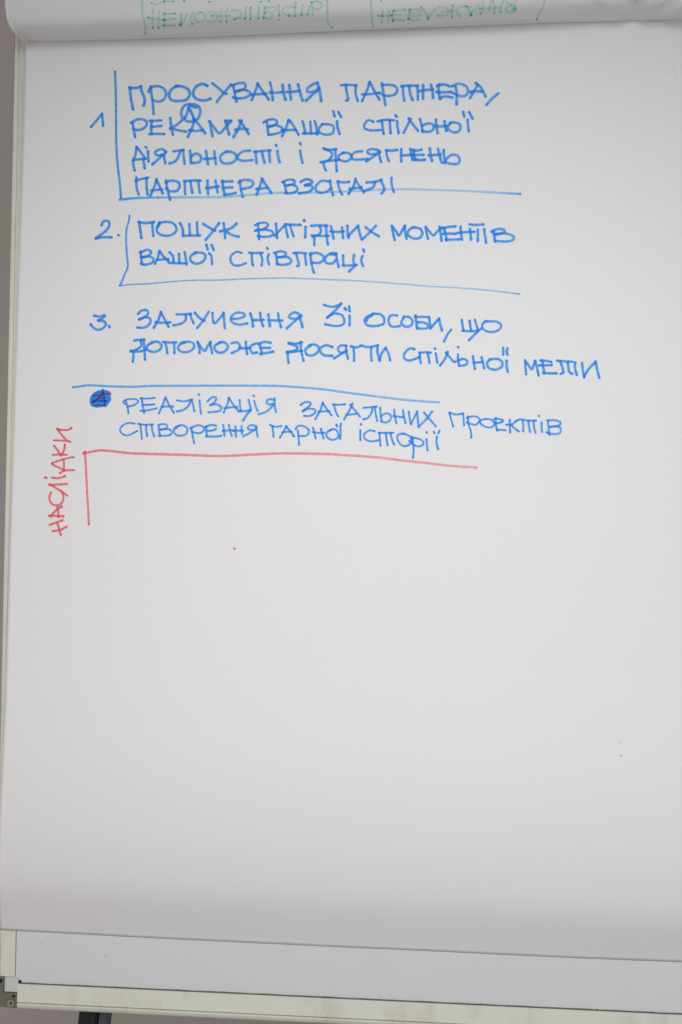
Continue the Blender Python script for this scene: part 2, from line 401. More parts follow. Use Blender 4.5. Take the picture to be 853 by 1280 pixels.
for i, (n, dv) in enumerate(pr):
    a_ = pr[max(0, i-1)]; b_ = pr[min(len(pr)-1, i+1)]
    tn, tv = b_[0]-a_[0], b_[1]-a_[1]; L_ = math.hypot(tn, tv) or 1; tn /= L_; tv /= L_
    sN, sV = tv, -tn                               # outward normal of the loop (n, v)
    q = arc[i]-s0
    for k in range(RX+1):
        x = 35 + 895*k/RX
        c = at(x, smooth_interp(x, FOLD) if 70 < x < 820 else interp(x, FOLD)); u = uvn(c)[0]; vv = uvn(c)[1]
        dn = 0.0
        if q > 0 and i < 90:
            g = min(1, q/0.012)
            dn += g*min(1, q/0.03)*(0.0006*math.sin(x*0.013+q*20+0.4) + 0.0004*math.sin(x*0.031+1.7-q*40))
            f = math.exp(-(q/0.075)**2)*min(1, q/0.03)**1.5
            xc = 790 - q*170
            dn += f*(-0.0085*tri(x, xc, 13) + 0.0016*tri(x, xc+30, 26) + 0.0006*tri(x, xc-30, 28))
            f2 = math.exp(-((q-0.030)/0.013)**2)
            dn += f2*(-0.0026*tri(x, 753-q*400, 12) - 0.0034*tri(x, 798+q*600, 14) + 0.002*tri(x, 818+q*600, 14))
            dn += math.exp(-((q-0.05)/0.03)**2)*(-0.0020*tri(x, 775-q*160, 9) + 0.0015*tri(x, 835+q*100, 16))
        rv.append(P(u, vv + dv + dn*sV, n + dn*sN))
RY = len(pr)-1
# the cut left edge of the loop is slightly folded under
ev = []; ef = []
for i in range(i0, len(pr)):
    q = arc[i]-s0
    if q > 0.05: break
    n, dv = pr[i]; g = math.sin(math.pi*min(1, q/0.05))**0.5 if 0 < q < 0.05 else 0.0
    ev += [P(uE, v0+dv, n), P(uE+0.0005, v0+dv-0.0012*g, n-0.0012*g), P(uE+0.0022, v0+dv-0.0004*g, n-0.0050*g-0.0004)]
ef = [(3*i+k, 3*i+3+k, 3*i+4+k, 3*i+1+k) for i in range(len(ev)//3-1) for k in (0, 1)]
rf = [(j*(RX+1)+i, j*(RX+1)+i+1, (j+1)*(RX+1)+i+1, (j+1)*(RX+1)+i) for j in range(RY) for i in range(RX)]
flip = mesh('flipped_page', rv, rf, M_flip, pad, True, 'earlier page looped up over the top, green marker showing through its back')
mesh('folded_edge', ev, ef, M_flip, flip, True)
flip_bvh = BVHTree.FromPolygons([tuple(v) for v in rv], rf)

# ------------------------------------------------------------------ handwriting
def parse(s): return [tuple(float(q) for q in w_.split(',')) for w_ in s.split()]
class Ink:
    def __init__(s, bvh, soft=False): s.soft = soft; s.v = []; s.f = []; s.d = []; s.k = 0; s.bvh = bvh
    def put(s, x, y, lift, dens):
        d_ = ray(x, y); hit = s.bvh.ray_cast(CAMP, d_)[0]
        if hit is None: hit = at(x, y, 0.005)
        s.v.append(hit - d_*(0.00010 + lift)); s.d.append(dens); return len(s.v)-1
    def stroke(s, pts, width, dens=1.0, blobs=True):
        if len(pts) == 2: pts = [pts[0], ((pts[0][0]+pts[1][0])/2, (pts[0][1]+pts[1][1])/2), pts[1]]
        L = sum(math.dist(a, b) for a, b in zip(pts, pts[1:]))
        raw = catmull(pts, 12)
        # resample evenly
        acc = [0]
        for a, b in zip(raw, raw[1:]): acc.append(acc[-1]+math.dist(a, b))
        tot = max(acc[-1], 1e-3); n = max(4, int(tot/1.1)); path = []; j = 0
        for i in range(n+1):
            q = tot*i/n
            while j < len(acc)-2 and acc[j+1] < q: j += 1
            t = (q-acc[j])/max(1e-6, acc[j+1]-acc[j]); t = min(1, max(0, t))
            path.append((raw[j][0]+(raw[j+1][0]-raw[j][0])*t, raw[j][1]+(raw[j+1][1]-raw[j][1])*t))
        hw = width*1.07/2*random.uniform(0.94, 1.06); ph = random.uniform(0, 6); base = s.k*0.00004; s.k += 1
        width *= 1.0
        fr = [(-1.35, 0.0), (-0.30, 1.0), (0.30, 1.0), (1.35, 0.0)] if s.soft else [(-1.12, 0.0), (-0.72, 1.0), (0.72, 1.0), (1.12, 0.0)]
        def D(q):
            if callable(dens): g = dens(q/tot)
            else: g = dens
            if blobs: g *= 0.80 + 0.30*max(math.exp(-q/1.8), math.exp(-(tot-q)/1.8)) + 0.05*math.sin(q*0.5+ph)
            return g
        rows = []
        m_ = len(path)
        def frame(i):
            a = path[max(0, i-1)]; b = path[min(m_-1, i+1)]; dx, dy = b[0]-a[0], b[1]-a[1]; l = math.hypot(dx, dy) or 1
            return dx/l, dy/l
        cap = [(-1.0, 0.30), (-0.72, 0.72), (-0.38, 0.93)]
        tx, ty = frame(0); seq = [(path[0][0]+tx*hw*c, path[0][1]+ty*hw*c, tx, ty, k, 0) for c, k in cap]
        for i in range(m_): tx, ty = frame(i); seq.append((*path[i], tx, ty, 1.0, tot*i/(m_-1)))
        tx, ty = frame(m_-1); seq += [(path[-1][0]-tx*hw*c, path[-1][1]-ty*hw*c, tx, ty, k, tot) for c, k in cap[::-1]]
        ns = len(seq)
        for i, (x, y, tx, ty, k, q) in enumerate(seq):
            wv = hw*k*(1+0.05*math.sin(q*0.9+ph)+0.03*math.sin(q*2.3+ph*2))
            lift = base + 0.00003*i/ns
            g = D(q)*(0.0 if i in (0, ns-1) else 1)
            rows.append([s.put(x - ty*wv*a, y + tx*wv*a, lift, g*b) for a, b in fr])
        for r0, r1 in zip(rows, rows[1:]):
            for c in range(3): s.f.append((r0[c], r1[c], r1[c+1], r0[c+1]))
    def dot(s, x, y, r, dens=1.0):
        s.k += 1; lift = s.k*0.00004
        c = s.put(x, y, lift, dens); ring = []; n = 12; ph = random.uniform(0, 6)
        for rr, dd in ((0.7, dens), (1.2, 0.0)):
            ring.append([s.put(x+r*rr*(1+0.1*math.sin(2*a+ph))*math.cos(a), y+r*rr*math.sin(a), lift, dd) for a in [2*math.pi*i/n for i in range(n)]])
        for i in range(n):
            k = (i+1) % n; s.f.append((c, ring[0][i], ring[0][k])); s.f.append((ring[0][i], ring[1][i], ring[1][k], ring[0][k]))
    def fill(s, pts, dens):
        s.k += 1; lift = s.k*0.00004; pts = catmull(pts+[pts[0]], 4)[:-1]; cx = sum(p[0] for p in pts)/len(pts); cy = sum(p[1] for p in pts)/len(pts)
        c = s.put(cx, cy, lift, dens); rr = [[s.put(cx+(x-cx)*k, cy+(y-cy)*k, lift, dd) for x, y in pts] for k, dd in ((0.5, dens), (0.94, dens), (1.03, 0))]
        n = len(pts)
        for i in range(n):
            k = (i+1) % n; s.f.append((c, rr[0][i], rr[0][k]))
            for a, b in ((0, 1), (1, 2)): s.f.append((rr[a][i], rr[b][i], rr[b][k], rr[a][k]))
    def make(s, name, mat, parent, label):
        o = mesh(name, s.v, s.f, mat, parent, False, label)
        at_ = o.data.attributes.new('dens', 'FLOAT', 'POINT'); at_.data.foreach_set('value', s.d)
        return o
Z = 853/160
ORI = {'A':(100,80),'B':(240,80),'C':(380,80),'D':(500,80),'E':(100,160),'F':(240,160),'G':(380,160),'H':(500,160),
       'I':(100,260),'J':(240,260),'K':(380,260),'L':(500,260),'M':(100,370),'N':(240,370),'O':(380,370),'P':(500,370),
       'Q':(620,400),'R':(80,470),'S':(230,480),'T':(370,480),'U':(500,480),'V':(600,490)}
WORDS = [
('numeral 1', 3.3, 'A 75,418 110,378 148,332|148,332 152,375 156,412'),
('word ПРОСУВАННЯ', 3.5, '''A 332,155 336,185 342,240 355,302|332,158 370,160 408,150|408,150 412,180 430,225 432,255 425,276|458,185 462,172 475,155|472,150 478,200 486,260 492,332|475,156 500,148 535,150 565,170 575,200 560,235 530,250 500,245 484,238|650,145 615,165 597,195 600,228 630,245 670,245 710,238 732,205 722,170 685,150 640,146
B 103,145 75,133 40,142 15,170 10,205 30,232 70,242 100,240 125,230|137,128 175,158 212,192 232,197|260,135 225,180 195,215 166,252|275,140 283,180 290,215 298,250|270,145 300,130 340,125 358,140 350,165 310,180 290,185|290,182 340,170 385,185 388,205 350,225 300,228 275,222|440,128 425,175 398,240|438,130 465,170 512,235|398,202 440,200 495,198|522,122 532,170 540,240|520,188 560,190 608,185|605,138 612,190 624,236|650,138 655,185 660,236|632,185 680,183 718,178|708,135 720,185 738,242
C 88,122 50,140 22,165 30,185 70,180 105,160|92,125 100,160 110,200 115,246|100,165 55,205 15,242'''),
('word ПАРТНЕРА with a comma', 3.4, '''C 248,142 290,138 352,143|280,140 286,190 296,238 282,243|346,143 346,200 360,246|437,120 425,165 388,248|440,120 470,180 503,236|388,203 440,200 500,192|520,128 530,190 543,272|520,140 570,138 612,150 622,180 600,205 550,212 500,190|650,148 700,143 760,145|660,145 662,190 670,244|702,145 710,200 726,240|757,145 760,190 760,236
D 155,140 155,190 155,230|130,180 175,172 220,170|208,138 218,180 222,225|262,135 258,180 270,232|248,145 290,135 328,145|245,185 290,188 340,185|265,228 300,215 350,222|372,150 380,200 378,268|345,148 390,130 440,145 455,180 440,208 400,212 352,190|520,135 500,170 468,225|505,125 540,155 572,215|470,185 510,180 550,182|657,195 615,230 578,270'''),
('word РЕКАМА with a circled Л above it', 3.4, '''A 352,390 358,430 368,487|342,392 380,370 425,370 448,395 430,425 390,440 355,432|480,378 475,420 478,465|465,378 500,378 543,375|475,420 510,415 543,412|463,467 510,465 563,466|603,360 608,410 620,470|680,375 645,405 600,430|610,428 650,440 708,450|765,365 750,420 720,485|755,362 790,400 835,460|728,440 770,445 822,440|735,268 700,275 678,310 680,350 710,378 750,382 785,365 802,325 795,285 760,268 730,270|742,278 775,290|725,290 715,325 700,360|728,290 742,320 755,348
B 118,380 128,430 138,480|118,382 150,425 185,460 225,420 262,378|225,378 235,420 248,468|224,378 262,378|332,375 310,430 278,485|315,375 345,410 378,465|290,438 330,430 372,435'''),
('word ВАШОЇ in the first item', 3.4, '''B 500,385 505,430 512,472|478,390 510,372 555,370 568,390 545,410 515,420|510,415 560,408 602,425 600,450 560,465 512,472|645,372 630,420 602,480|650,375 680,415 712,472|600,440 650,440 690,438|738,382 750,425 755,462|740,462 790,462 840,462|790,385 792,425 795,462|820,382 830,420 835,468
C 125,400 100,430 105,455 145,470 190,462 200,430 190,408 155,400 120,402|222,382 225,420 238,465|197,315 205,347|230,318 248,352'''),
('word СПІЛЬНОЇ in the first item', 3.3, '''C 465,385 430,375 405,400 408,430 450,442 512,440|492,382 545,372 600,375|520,378 525,420 532,465|572,378 575,415 578,462|622,380 625,420 632,462|612,340 618,352|712,365 690,410 665,458|698,362 725,400 762,445
D 135,365 145,410 152,452|150,410 190,395 222,405 222,435 190,452 150,445|240,370 245,415 252,460|240,412 275,415 310,412|298,380 302,410 310,445|340,390 320,420 335,445 375,455 402,435 398,400 360,388 335,392|452,370 455,410 460,448|422,318 430,350|462,320 485,362'''),
('word ДІЯЛЬНОСТІ', 3.3, '''E 378,125 370,180 355,215|380,128 405,160 438,205|352,215 395,208 440,205|355,215 358,250 365,283|420,205 428,235 432,268|455,155 455,190 458,222|437,125 445,132|575,160 550,140 515,150 500,168 520,182 560,175|572,155 562,190 570,235|550,180 520,210 483,242|625,155 660,150 692,145|670,152 655,195 630,225 598,235|690,145 692,190 698,238|735,150 738,190 740,232|738,195 770,170 800,180 808,205 790,228 745,232
F 95,152 100,195 108,240|82,205 120,203 158,200|150,155 155,200 160,238|235,155 200,175 188,200 205,230 245,235 285,220 298,190 275,162 230,155|390,150 340,155 305,185 315,210 350,218 405,212|415,158 470,152 525,148|425,155 428,195 432,232|468,155 475,195 485,230|515,150 518,190 520,225|570,152 575,190 585,226|560,112 564,118'''),
('word І in the third line', 3.3, 'F 722,150 728,190 738,232|722,100 726,110'),
('word ДОСЯГНЕНЬ', 3.3, '''G 130,135 165,145 215,140|135,140 175,155 190,175 175,205 150,222|112,228 170,218 235,212|210,140 212,190 220,288|130,225 135,255 147,282|265,165 232,185 240,212 280,222 312,205 315,180 290,165 260,165|390,155 345,160 320,185 330,208 370,210 425,205|500,150 460,140 425,150 435,172 480,172 510,160|500,150 505,190 515,225|480,178 450,200 415,222|548,148 585,150 622,145|550,150 555,190 568,220|650,138 648,180 650,222|650,182 690,180 730,178|710,140 718,180 725,212
H 95,145 95,190 110,210|85,145 110,150 145,143|95,182 125,178 158,178|100,210 135,213 168,210|200,135 205,175 215,218|192,182 235,178 272,175|255,138 265,175 272,212|293,145 295,185 305,225|302,215 340,180 380,180 398,205 390,235 350,238 300,230 280,228'''),
('word ПАРТНЕРА above the ruled line', 3.3, '''E 378,330 378,390 392,442|370,352 410,340 455,330|445,332 445,390 452,442|512,340 495,395 470,450|510,342 530,385 552,435|475,415 510,412 550,410|575,348 582,400 602,478|572,362 610,350 655,360 665,390 645,418 600,420 575,402|695,355 750,350 805,350|700,352 700,395 702,440|738,352 742,390 750,432|790,352 795,395 800,432
F 105,350 105,395 108,440|95,400 140,395 178,388|158,350 165,390 172,428|205,350 208,400 220,445|200,358 235,355 270,355|205,398 240,395 270,395|215,443 255,440 292,432|320,350 325,400 340,458|312,362 350,345 400,352 408,375 385,395 330,405|468,335 455,385 432,443|468,338 495,380 530,430|430,405 465,402 502,398'''),
('word ВЗАГАЛІ', 3.3, '''F 612,355 622,395 632,435|603,362 640,345 680,348 685,368 650,380 625,385|630,385 670,378 702,395 698,420 660,435 622,432|725,358 760,342 798,350 800,365 755,380|755,382 795,385 805,400 780,425 715,435
G 172,358 120,352 85,380 78,410 105,430 150,425 180,400|175,348 182,395 195,448|225,355 265,362 303,358|228,355 235,400 255,443|345,338 330,390 298,438|345,345 370,385 400,428|305,405 345,400 385,395|418,362 470,358 518,345|475,360 460,395 405,418|512,345 535,395 532,420 518,435|585,330 585,370 600,425'''),
('numeral 2 with a full stop', 3.2, 'I 145,115 155,92 185,85 198,105 185,140 150,170 105,203|105,203 150,195 212,195|256,180 261,182'),
('word ПОШУК', 3.4, '''I 395,92 402,140 410,198|392,95 440,100 495,93|483,97 485,140 490,185|530,95 512,140 525,170 570,185 620,175 645,140 620,100 570,93 530,98|535,102 520,125|668,100 685,140 688,185|688,185 740,183 800,183|730,105 732,145 735,183|780,95 783,140 785,180
J 75,105 115,130 155,150|182,100 140,155 92,212|212,100 218,150 222,200|298,103 260,135 188,155|235,160 270,180 312,190'''),
('word ВИГІДНИХ', 3.3, '''J 440,105 445,155 448,208|420,115 460,98 500,100 505,120 475,140 420,152|430,148 500,145 540,160 530,185 485,192 440,188|560,105 565,150 568,200|550,185 590,145 625,108|622,108 630,150 640,195|628,110 680,112 725,112|655,112 665,150 678,188|758,125 757,160 755,195|748,80 750,86
K 50,118 105,115 155,118|105,120 115,150 100,175 60,190|52,182 110,185 165,185|70,190 70,245|148,115 152,180 160,242|180,120 190,160 198,203|178,155 225,158 265,155|255,128 258,165 262,200|290,118 292,160 298,198|295,188 330,150 362,118|362,118 370,160 385,205|480,118 440,160 388,210|412,128 455,160 500,187'''),
('word МОМЕНТІВ', 3.3, '''K 587,120 595,165 605,213|587,120 615,155 635,185 655,150 672,120|675,118 675,160 685,205|725,130 698,150 695,180 730,202 770,200 790,170 775,138 730,128
L 172,125 178,165 188,205|172,128 200,160 225,182 250,155 285,130|265,125 272,170 278,218|290,130 305,170 312,215|290,135 330,125 370,122|290,172 330,170 370,172|305,210 350,210 398,208|405,125 408,165 415,210|385,165 440,160 498,158|468,140 472,175 475,210|465,108 510,112 558,108|520,145 520,180 520,220|562,140 568,180 575,230|622,150 630,185 635,222|612,158 650,140 690,142 698,160 665,172 635,175|635,172 700,168 755,185 755,210 710,222 635,218'''),
('word ВАШОЇ in the second item', 3.3, '''I 405,290 408,330 415,375|402,300 440,280 470,285 472,305 440,325 408,330|410,325 470,325 492,345 475,368 430,378 408,370|530,285 520,330 500,372|535,290 555,320 590,355|515,345 550,342 590,340|598,295 620,320 625,365|592,365 650,368 712,368|660,305 662,335 665,365|698,292 705,330 712,375|770,298 740,320 738,350 770,370 815,360 838,325 820,300 770,295
J 115,302 130,320 135,372|97,245 105,275|132,245 145,278'''),
('word СПІВПРАЦІ', 3.2, '''J 332,300 300,292 265,315 258,350 280,380 320,382 360,368|382,298 425,300 472,298|400,300 400,340 407,382|455,300 470,340 465,382|512,308 505,340 515,375|502,265 506,272|560,300 565,340 572,375|548,300 590,288 625,298 620,320 575,330|575,328 630,325 662,345 650,370 600,378 565,372|678,300 720,298 760,302|695,300 705,340 715,380 702,385|752,305 758,340 762,380
K 45,300 48,350 58,400 68,430|40,310 80,298 125,315 130,345 100,365 50,362|205,310 165,310 142,335 150,365 190,368 215,345|215,300 222,345 232,392|175,302 200,300 218,305|262,315 262,350 265,382|258,382 305,382 352,378|335,312 330,345 335,378|348,380 325,400 302,422|392,318 382,350 395,385|397,275 402,290'''),
('numeral 3 with a full stop', 3.2, 'M 95,130 130,137 168,128 150,150 115,165 150,165 172,180 165,205 130,225 95,215 72,188|194,198 199,208'),
('word ЗАЛУЧЕННЯ', 3.2, '''M 388,120 410,98 445,95 455,115 440,135 395,155|395,158 440,140 470,155 465,185 430,210 382,210|540,105 525,155 492,212|540,108 560,145 592,205|505,175 555,178 603,175|645,122 690,122 742,118|705,125 705,160 670,185 622,195|735,118 745,150 758,182
N 20,110 50,145 85,165|112,105 75,165 35,213|138,112 140,150 150,182 180,155 212,115|212,110 215,160 220,213|262,152 310,150 350,135 345,115 300,110 265,135 265,170 310,190 370,182|390,115 402,160 408,203|405,160 440,160 478,158|455,112 462,160 475,200|510,122 515,160 520,200|510,160 555,162 603,162|575,115 582,160 595,208|730,130 690,108 655,125 650,145 690,150 725,135|720,135 728,170 738,207|705,150 665,185 632,215'''),
('oversized 3ї', 3.2, 'O 135,60 185,72 220,65 250,50|250,50 215,90 155,145|155,145 200,118 250,125 270,160 260,190 210,200 142,188|305,130 305,195|272,80 282,92|302,68 305,102'),
('word ОСОБИ with a comma', 3.2, '''O 460,120 420,140 405,165 425,195 480,200 530,185 535,150 510,122 460,118|455,130 430,145 418,165|622,130 580,130 565,160 575,195 600,205 640,200|665,145 650,180 680,205 715,195 725,165 700,140 665,138
P 105,130 110,170 115,215|100,140 150,138 195,140|115,175 150,175 185,190 180,215 115,215|195,140 200,180 205,215|205,215 235,180 262,150|262,150 270,190 282,230|342,225 315,260 295,303'''),
('word ЩО', 3.2, 'P 413,158 418,195 425,230|418,232 480,235 520,230|465,165 470,200 475,232|500,158 510,190 522,228|545,215 500,255 460,295|575,165 550,190 560,225 610,240 660,225 675,195 650,172 600,168 570,170'),
('word ДОПОМОЖЕ', 3.2, '''M 362,297 395,292 430,290|405,300 410,330 380,355 338,368|338,367 390,370 440,360|355,370 358,400 352,437|425,290 430,350 435,425|485,310 450,330 450,355 485,372 530,360 545,330 520,305 480,308|555,305 600,310 643,308|568,310 578,345 583,380|628,310 630,345 630,380|700,310 665,325 655,350 680,372 730,370 762,340 750,310 700,305 670,315
N 38,305 48,340 52,380|38,308 60,340 85,365 105,335 125,305|122,308 128,340 135,380|190,310 155,330 155,360 190,378 230,360 240,330 215,308 185,308|265,315 300,308 320,330 315,355 265,380|360,305 362,340 368,385|315,345 350,348 385,345|430,315 395,330 390,355 405,380 435,375|450,315 460,345 465,385|445,320 480,305 525,310|455,345 490,345 522,345|455,385 500,378 542,370'''),
('word ДОСЯГТИ', 3.2, '''N 645,312 690,318 735,308|645,318 690,330 705,348 680,365 635,372|632,378 690,370 735,365|640,375 640,410 645,445|725,305 730,370 745,432
O 45,330 12,355 20,390 60,395 95,370 95,335 60,322 35,330|190,340 150,328 115,345 112,375 140,395 190,398|285,330 245,330 228,350 240,375 270,375 285,365|280,332 285,375 295,418|268,375 235,395 202,415|315,335 350,342 382,330|330,340 335,385 335,430|382,328 430,340 495,328|450,340 448,385 452,430|492,328 492,375 505,430|505,425 520,380 545,345|545,345 565,385 575,428'''),
('word СПІЛЬНОЇ in the third item', 3.1, 'P 98,355 65,350 30,385 30,415 60,430 100,420 135,405|130,378 170,375 205,378|133,378 135,415 140,448|185,378 192,410 198,445|240,382 245,415 250,445|233,348 236,352|320,372 300,420 268,463|308,378 335,410 360,438 372,435|388,390 388,430 395,462|390,430 425,418 450,435 440,458 395,465|388,338 391,342|488,400 492,440 500,485|492,445 520,442 550,440|545,408 555,445 562,480|605,420 582,445 595,480 640,490 680,470 680,435 645,418 600,422|712,430 712,465 720,502|688,345 690,390|718,348 712,370 718,388'),
('word МЕПІИ', 3.2, 'Q 195,268 198,315 202,362|195,268 220,305 240,330 252,300 262,272|262,272 275,320 285,370|310,268 315,310 325,355|297,270 340,272 370,280|288,302 330,302 373,300|315,352 360,355 405,355|408,270 460,275 512,278|430,275 445,320 450,350 432,358|480,282 485,320 490,345 510,358|530,282 528,320 540,365|575,285 580,335 590,382|590,375 620,325 665,280|665,275 675,325 690,385'),
('word РЕАЛІЗАЦІЯ', 2.6, '''R 410,160 425,200 430,248|412,188 395,172 430,155 480,155 495,172 465,195 422,205|520,150 525,195 535,245|510,148 555,150 605,145|525,192 565,192 603,188|510,232 560,228 618,215|678,140 660,190 632,250|678,142 700,190 733,245|650,205 690,202 728,203|755,162 800,168 855,156|845,165 825,205 790,228 752,235
S 52,102 62,140 70,182|105,108 108,150 115,198|100,68 102,72|158,115 185,90 215,90 205,120 175,140|178,140 220,135 250,155 235,180 165,188|300,90 290,135 265,190|300,92 325,130 365,180|270,160 310,155 355,152|372,105 375,145 380,180|365,180 405,180 445,172|432,105 440,140 448,175|440,178 415,210 395,242|470,112 478,145 492,180|465,76 468,80|605,105 570,100 552,115 565,135 600,130|605,95 605,140 615,185|600,135 555,180 500,200'''),
('word ЗАГАЛЬНИХ', 2.6, '''T 32,140 60,122 95,122 92,145 45,180|45,182 85,165 125,170 130,190 95,212 55,212|180,122 165,170 130,235|180,125 205,165 238,208|150,185 190,182 225,180|248,135 285,138 328,135|255,138 265,180 282,215|378,130 355,180 322,235|362,138 395,175 428,218|335,205 370,202 400,198|450,158 490,155 540,150|510,155 505,190 480,225 450,235|525,150 532,195 542,245|562,158 565,200 572,250|568,215 600,195 630,205 632,235 605,255 570,250|655,170 660,210 670,260|650,212 685,218 720,220|715,175 720,215 732,260
U 60,185 65,225 75,268|75,265 95,225 115,185|115,182 120,230 125,285|215,182 175,235 125,285|162,190 200,235 240,280'''),
('word ПРОЕКТІВ', 2.6, '''U 330,190 342,235 355,282|330,190 375,203 422,195|422,195 425,235 428,275|455,215 458,265 475,320 475,358|445,225 490,215 525,225 528,250 500,272 445,255|565,235 540,240 540,265 580,288 615,285 630,262 610,238 570,232|640,228 640,270 650,310|628,232 660,232 688,242|640,262 665,258 685,250|645,305 675,305 705,308
V 200,185 200,225 203,270|245,190 215,215 175,218|210,220 235,245 260,262|248,190 270,182 320,190 375,190|285,188 290,225 290,262|322,190 328,230 335,265|358,192 362,235 372,272|412,200 412,230 415,265|393,157 396,160|455,190 458,235 465,285|450,188 500,188 535,198 530,220 470,232|470,230 525,230 540,250 530,275 480,278 445,268'''),
('word СТВОРЕННЯ', 2.6, '''R 472,318 440,312 400,325 375,355 390,385 430,395 490,365|495,318 540,325 595,322|510,325 515,370 520,418|548,325 550,365 555,400|585,325 590,365 603,402|632,325 635,365 642,400|630,325 670,320 690,335 675,352 645,358|645,355 700,355 720,375 700,395 632,398|770,330 735,350 740,385 775,398 815,385 822,350 795,328 765,332 745,350
S 50,290 58,340 68,393|42,295 90,275 130,285 132,310 100,328 55,318|150,280 150,315 155,348|145,285 185,272 215,278|150,312 185,310 215,300|148,348 200,350 248,345|262,272 268,310 270,345|260,312 300,308 330,308|300,272 308,310 320,345|345,282 345,315 348,350|330,312 365,310 395,310|385,280 385,310 388,330|485,285 455,272 430,282 430,300 465,305 485,298|480,280 485,315 492,350|470,305 430,330 395,348'''),
('word ГАРНОЇ', 2.6, '''S 575,272 610,285 650,280|590,282 595,320 598,352|685,280 665,315 640,358|680,282 710,315 735,350|655,322 690,318 720,318|760,310 765,355 768,405|745,300 765,278 810,285 835,315 815,345 765,345
T 115,290 125,330 132,362|112,320 150,325 190,325|168,298 175,330 185,362|235,305 205,325 210,355 245,372 280,355 280,320 255,300 225,308|298,300 298,335 295,365|270,270 275,282|300,262 298,285'''),
('word ІСТОРІЇ', 2.6, '''T 430,308 430,340 430,375|434,266 436,272|525,315 490,310 455,335 460,365 500,382 550,375|552,325 600,325 650,325|558,328 560,370 565,412|600,328 605,370 612,408|632,328 640,365 655,403|715,330 680,340 680,375 710,410 750,408 770,380 755,345 710,328|775,350 782,400 785,450 780,492|772,358 820,365 850,385 840,410 800,412 755,380
U 178,368 180,400 185,440|178,318 181,324|248,350 245,390 255,435|228,318 231,328|265,310 258,328'''),
]
for text, wd, data in WORDS:
    k = Ink(page_bvh)
    for block in data.split('\n'):
        key, rest = block.strip().split(' ', 1); ox, oy = ORI[key]
        for s in rest.split('|'):
            k.stroke([(ox+x/Z, oy+y/Z) for x, y in parse(s)], wd)
    k.make('handwritten_word', I_blue, page, 'blue handwritten ' + text)
def line(pts, wd, dens, mat, label, name='drawn_line'):
    k = Ink(page_bvh); k.stroke(parse(pts), wd, dens); return k, mat, label, name
def put_line(pts, wd, dens, mat, label):
    k = Ink(page_bvh)
    for q in pts.split('|'): k.stroke(parse(q), wd, dens)
    k.make('drawn_line', mat, page, label)
put_line('144,89.5 145,118 145.3,150 145.6,178 146.5,197 148.4,216 150.6,235 151.2,247', 2.9, 0.95, I_blue, 'blue upright stroke left of the first item')
def fade(t): return 0.95*math.exp(-t*12) + 0.50 - 0.12*t + 0.6*math.exp(-(1-t)*22)
put_line('149.8,249.6 155,249 175,247.3 205,246.7 240,246.7 275,246.3 300,244.8 330,242 352,241 380,241 417,240 451,238.4 478,237 510,236.6 540,237.3 575,238.4 612,240.3 650.5,242.4', 2.9, fade, I_pale, 'pale blue ruled line below the first item')
put_line('162.3,269.4 161,277 158.5,286 157.8,297.5 158.2,309 159,320 160,329 159.6,335 156.3,342.5 152.5,352 149.9,357.2', 2.5, 0.9, I_blue, 'blue slanting stroke left of the second item')
put_line('149.9,357.2 162,355.7 184,354.7 212,352.3 240,350.4 277,350 306,348.6 352,347.6 380,348.2 418,349.7 455,351.5 500,354.7 537,357.8 575,360 612,362.9 650,367.5', 2.0, lambda t: 0.9-0.75*t+0.35*t*t+0.5*math.exp(-(1-t)*30), I_pale, 'thin pale blue line below the second item')
put_line('91.6,484.1 100,483 112,481.6 136,482.8 164,483.5 192.5,482.4 240,482.1 296,482 342,482.3 371,483.8 390,485.3 407.5,487.1 445,492.2 482.5,497 515,500.6 548.8,503', 2.7, lambda t: 1.0-0.30*t, I_pale, 'blue ruled line above the last item')
put_line('106.2,564.5 106.9,572 108.1,595 109.4,620 110.6,639 111.3,655.6', 2.9, 0.85, I_red, 'red upright stroke right of the red word')
put_line('104.5,567 108,566 118,564.0 129,562.9 146,564.7 164,566.6 192,567.5 240,568.9 277,570 324,567.8 352,566.7 390,567.1 407,567.5 445,569.7 473,571.9 501,575.3 530,578.4 562,582.1 595.5,584.4', 3.0, lambda t: 0.85-0.30*t, I_red, 'long red line below the last item')
k = Ink(page_bvh)
for s in '395,118 375,135 310,140 252,128|252,128 300,190 350,245 385,258|222,243 290,245 350,250|210,388 270,385 350,388|222,298 260,345 290,395|330,285 322,340 295,390|200,472 260,450 320,430 418,410|205,485 270,515 330,545|315,430 322,480 320,545|280,570 330,545 420,542|200,615 260,622 335,600|132,615 145,616|175,690 240,685 348,680|180,682 250,725 300,755 352,795|192,765 175,810 185,860 225,890 280,885 310,850 315,800 300,760|300,905 255,930 210,975 190,1005|170,995 240,998 318,1002|255,905 262,950 268,1010|178,1088 240,1065 308,1042|208,1150 280,1140 350,1105|255,1070 272,1130 290,1190'.split('|'):
    k.stroke([(40+x/8, 520+y/8) for x, y in parse(s)], 2.7)
k.make('handwritten_word', I_red, page, 'red handwritten word НАСЛІДКИ running up the left margin')
Y = 853/60
def loc(s, ox=100, oy=475, sc=Y): return [(ox+x/sc, oy+y/sc) for x, y in parse(s)]
k = Ink(page_bvh)
k.fill(loc('405,165 330,185 250,220 200,280 175,350 180,430 220,475 300,492 380,485 430,470 460,485 490,455 540,390 560,345 545,310 550,240 540,205 480,180 430,165'), 1.0)
for s in ('200,420 260,300 380,200', '230,460 330,330 470,200', '300,480 420,350 530,240', '400,470 480,380 545,320', '190,350 240,260 330,200'): k.stroke(loc(s), 2.4, 0.5)
k.make('ink_blot', I_blue, page, 'blue round blot scribbled over a numeral')
k = Ink(page_bvh); k.k = 8
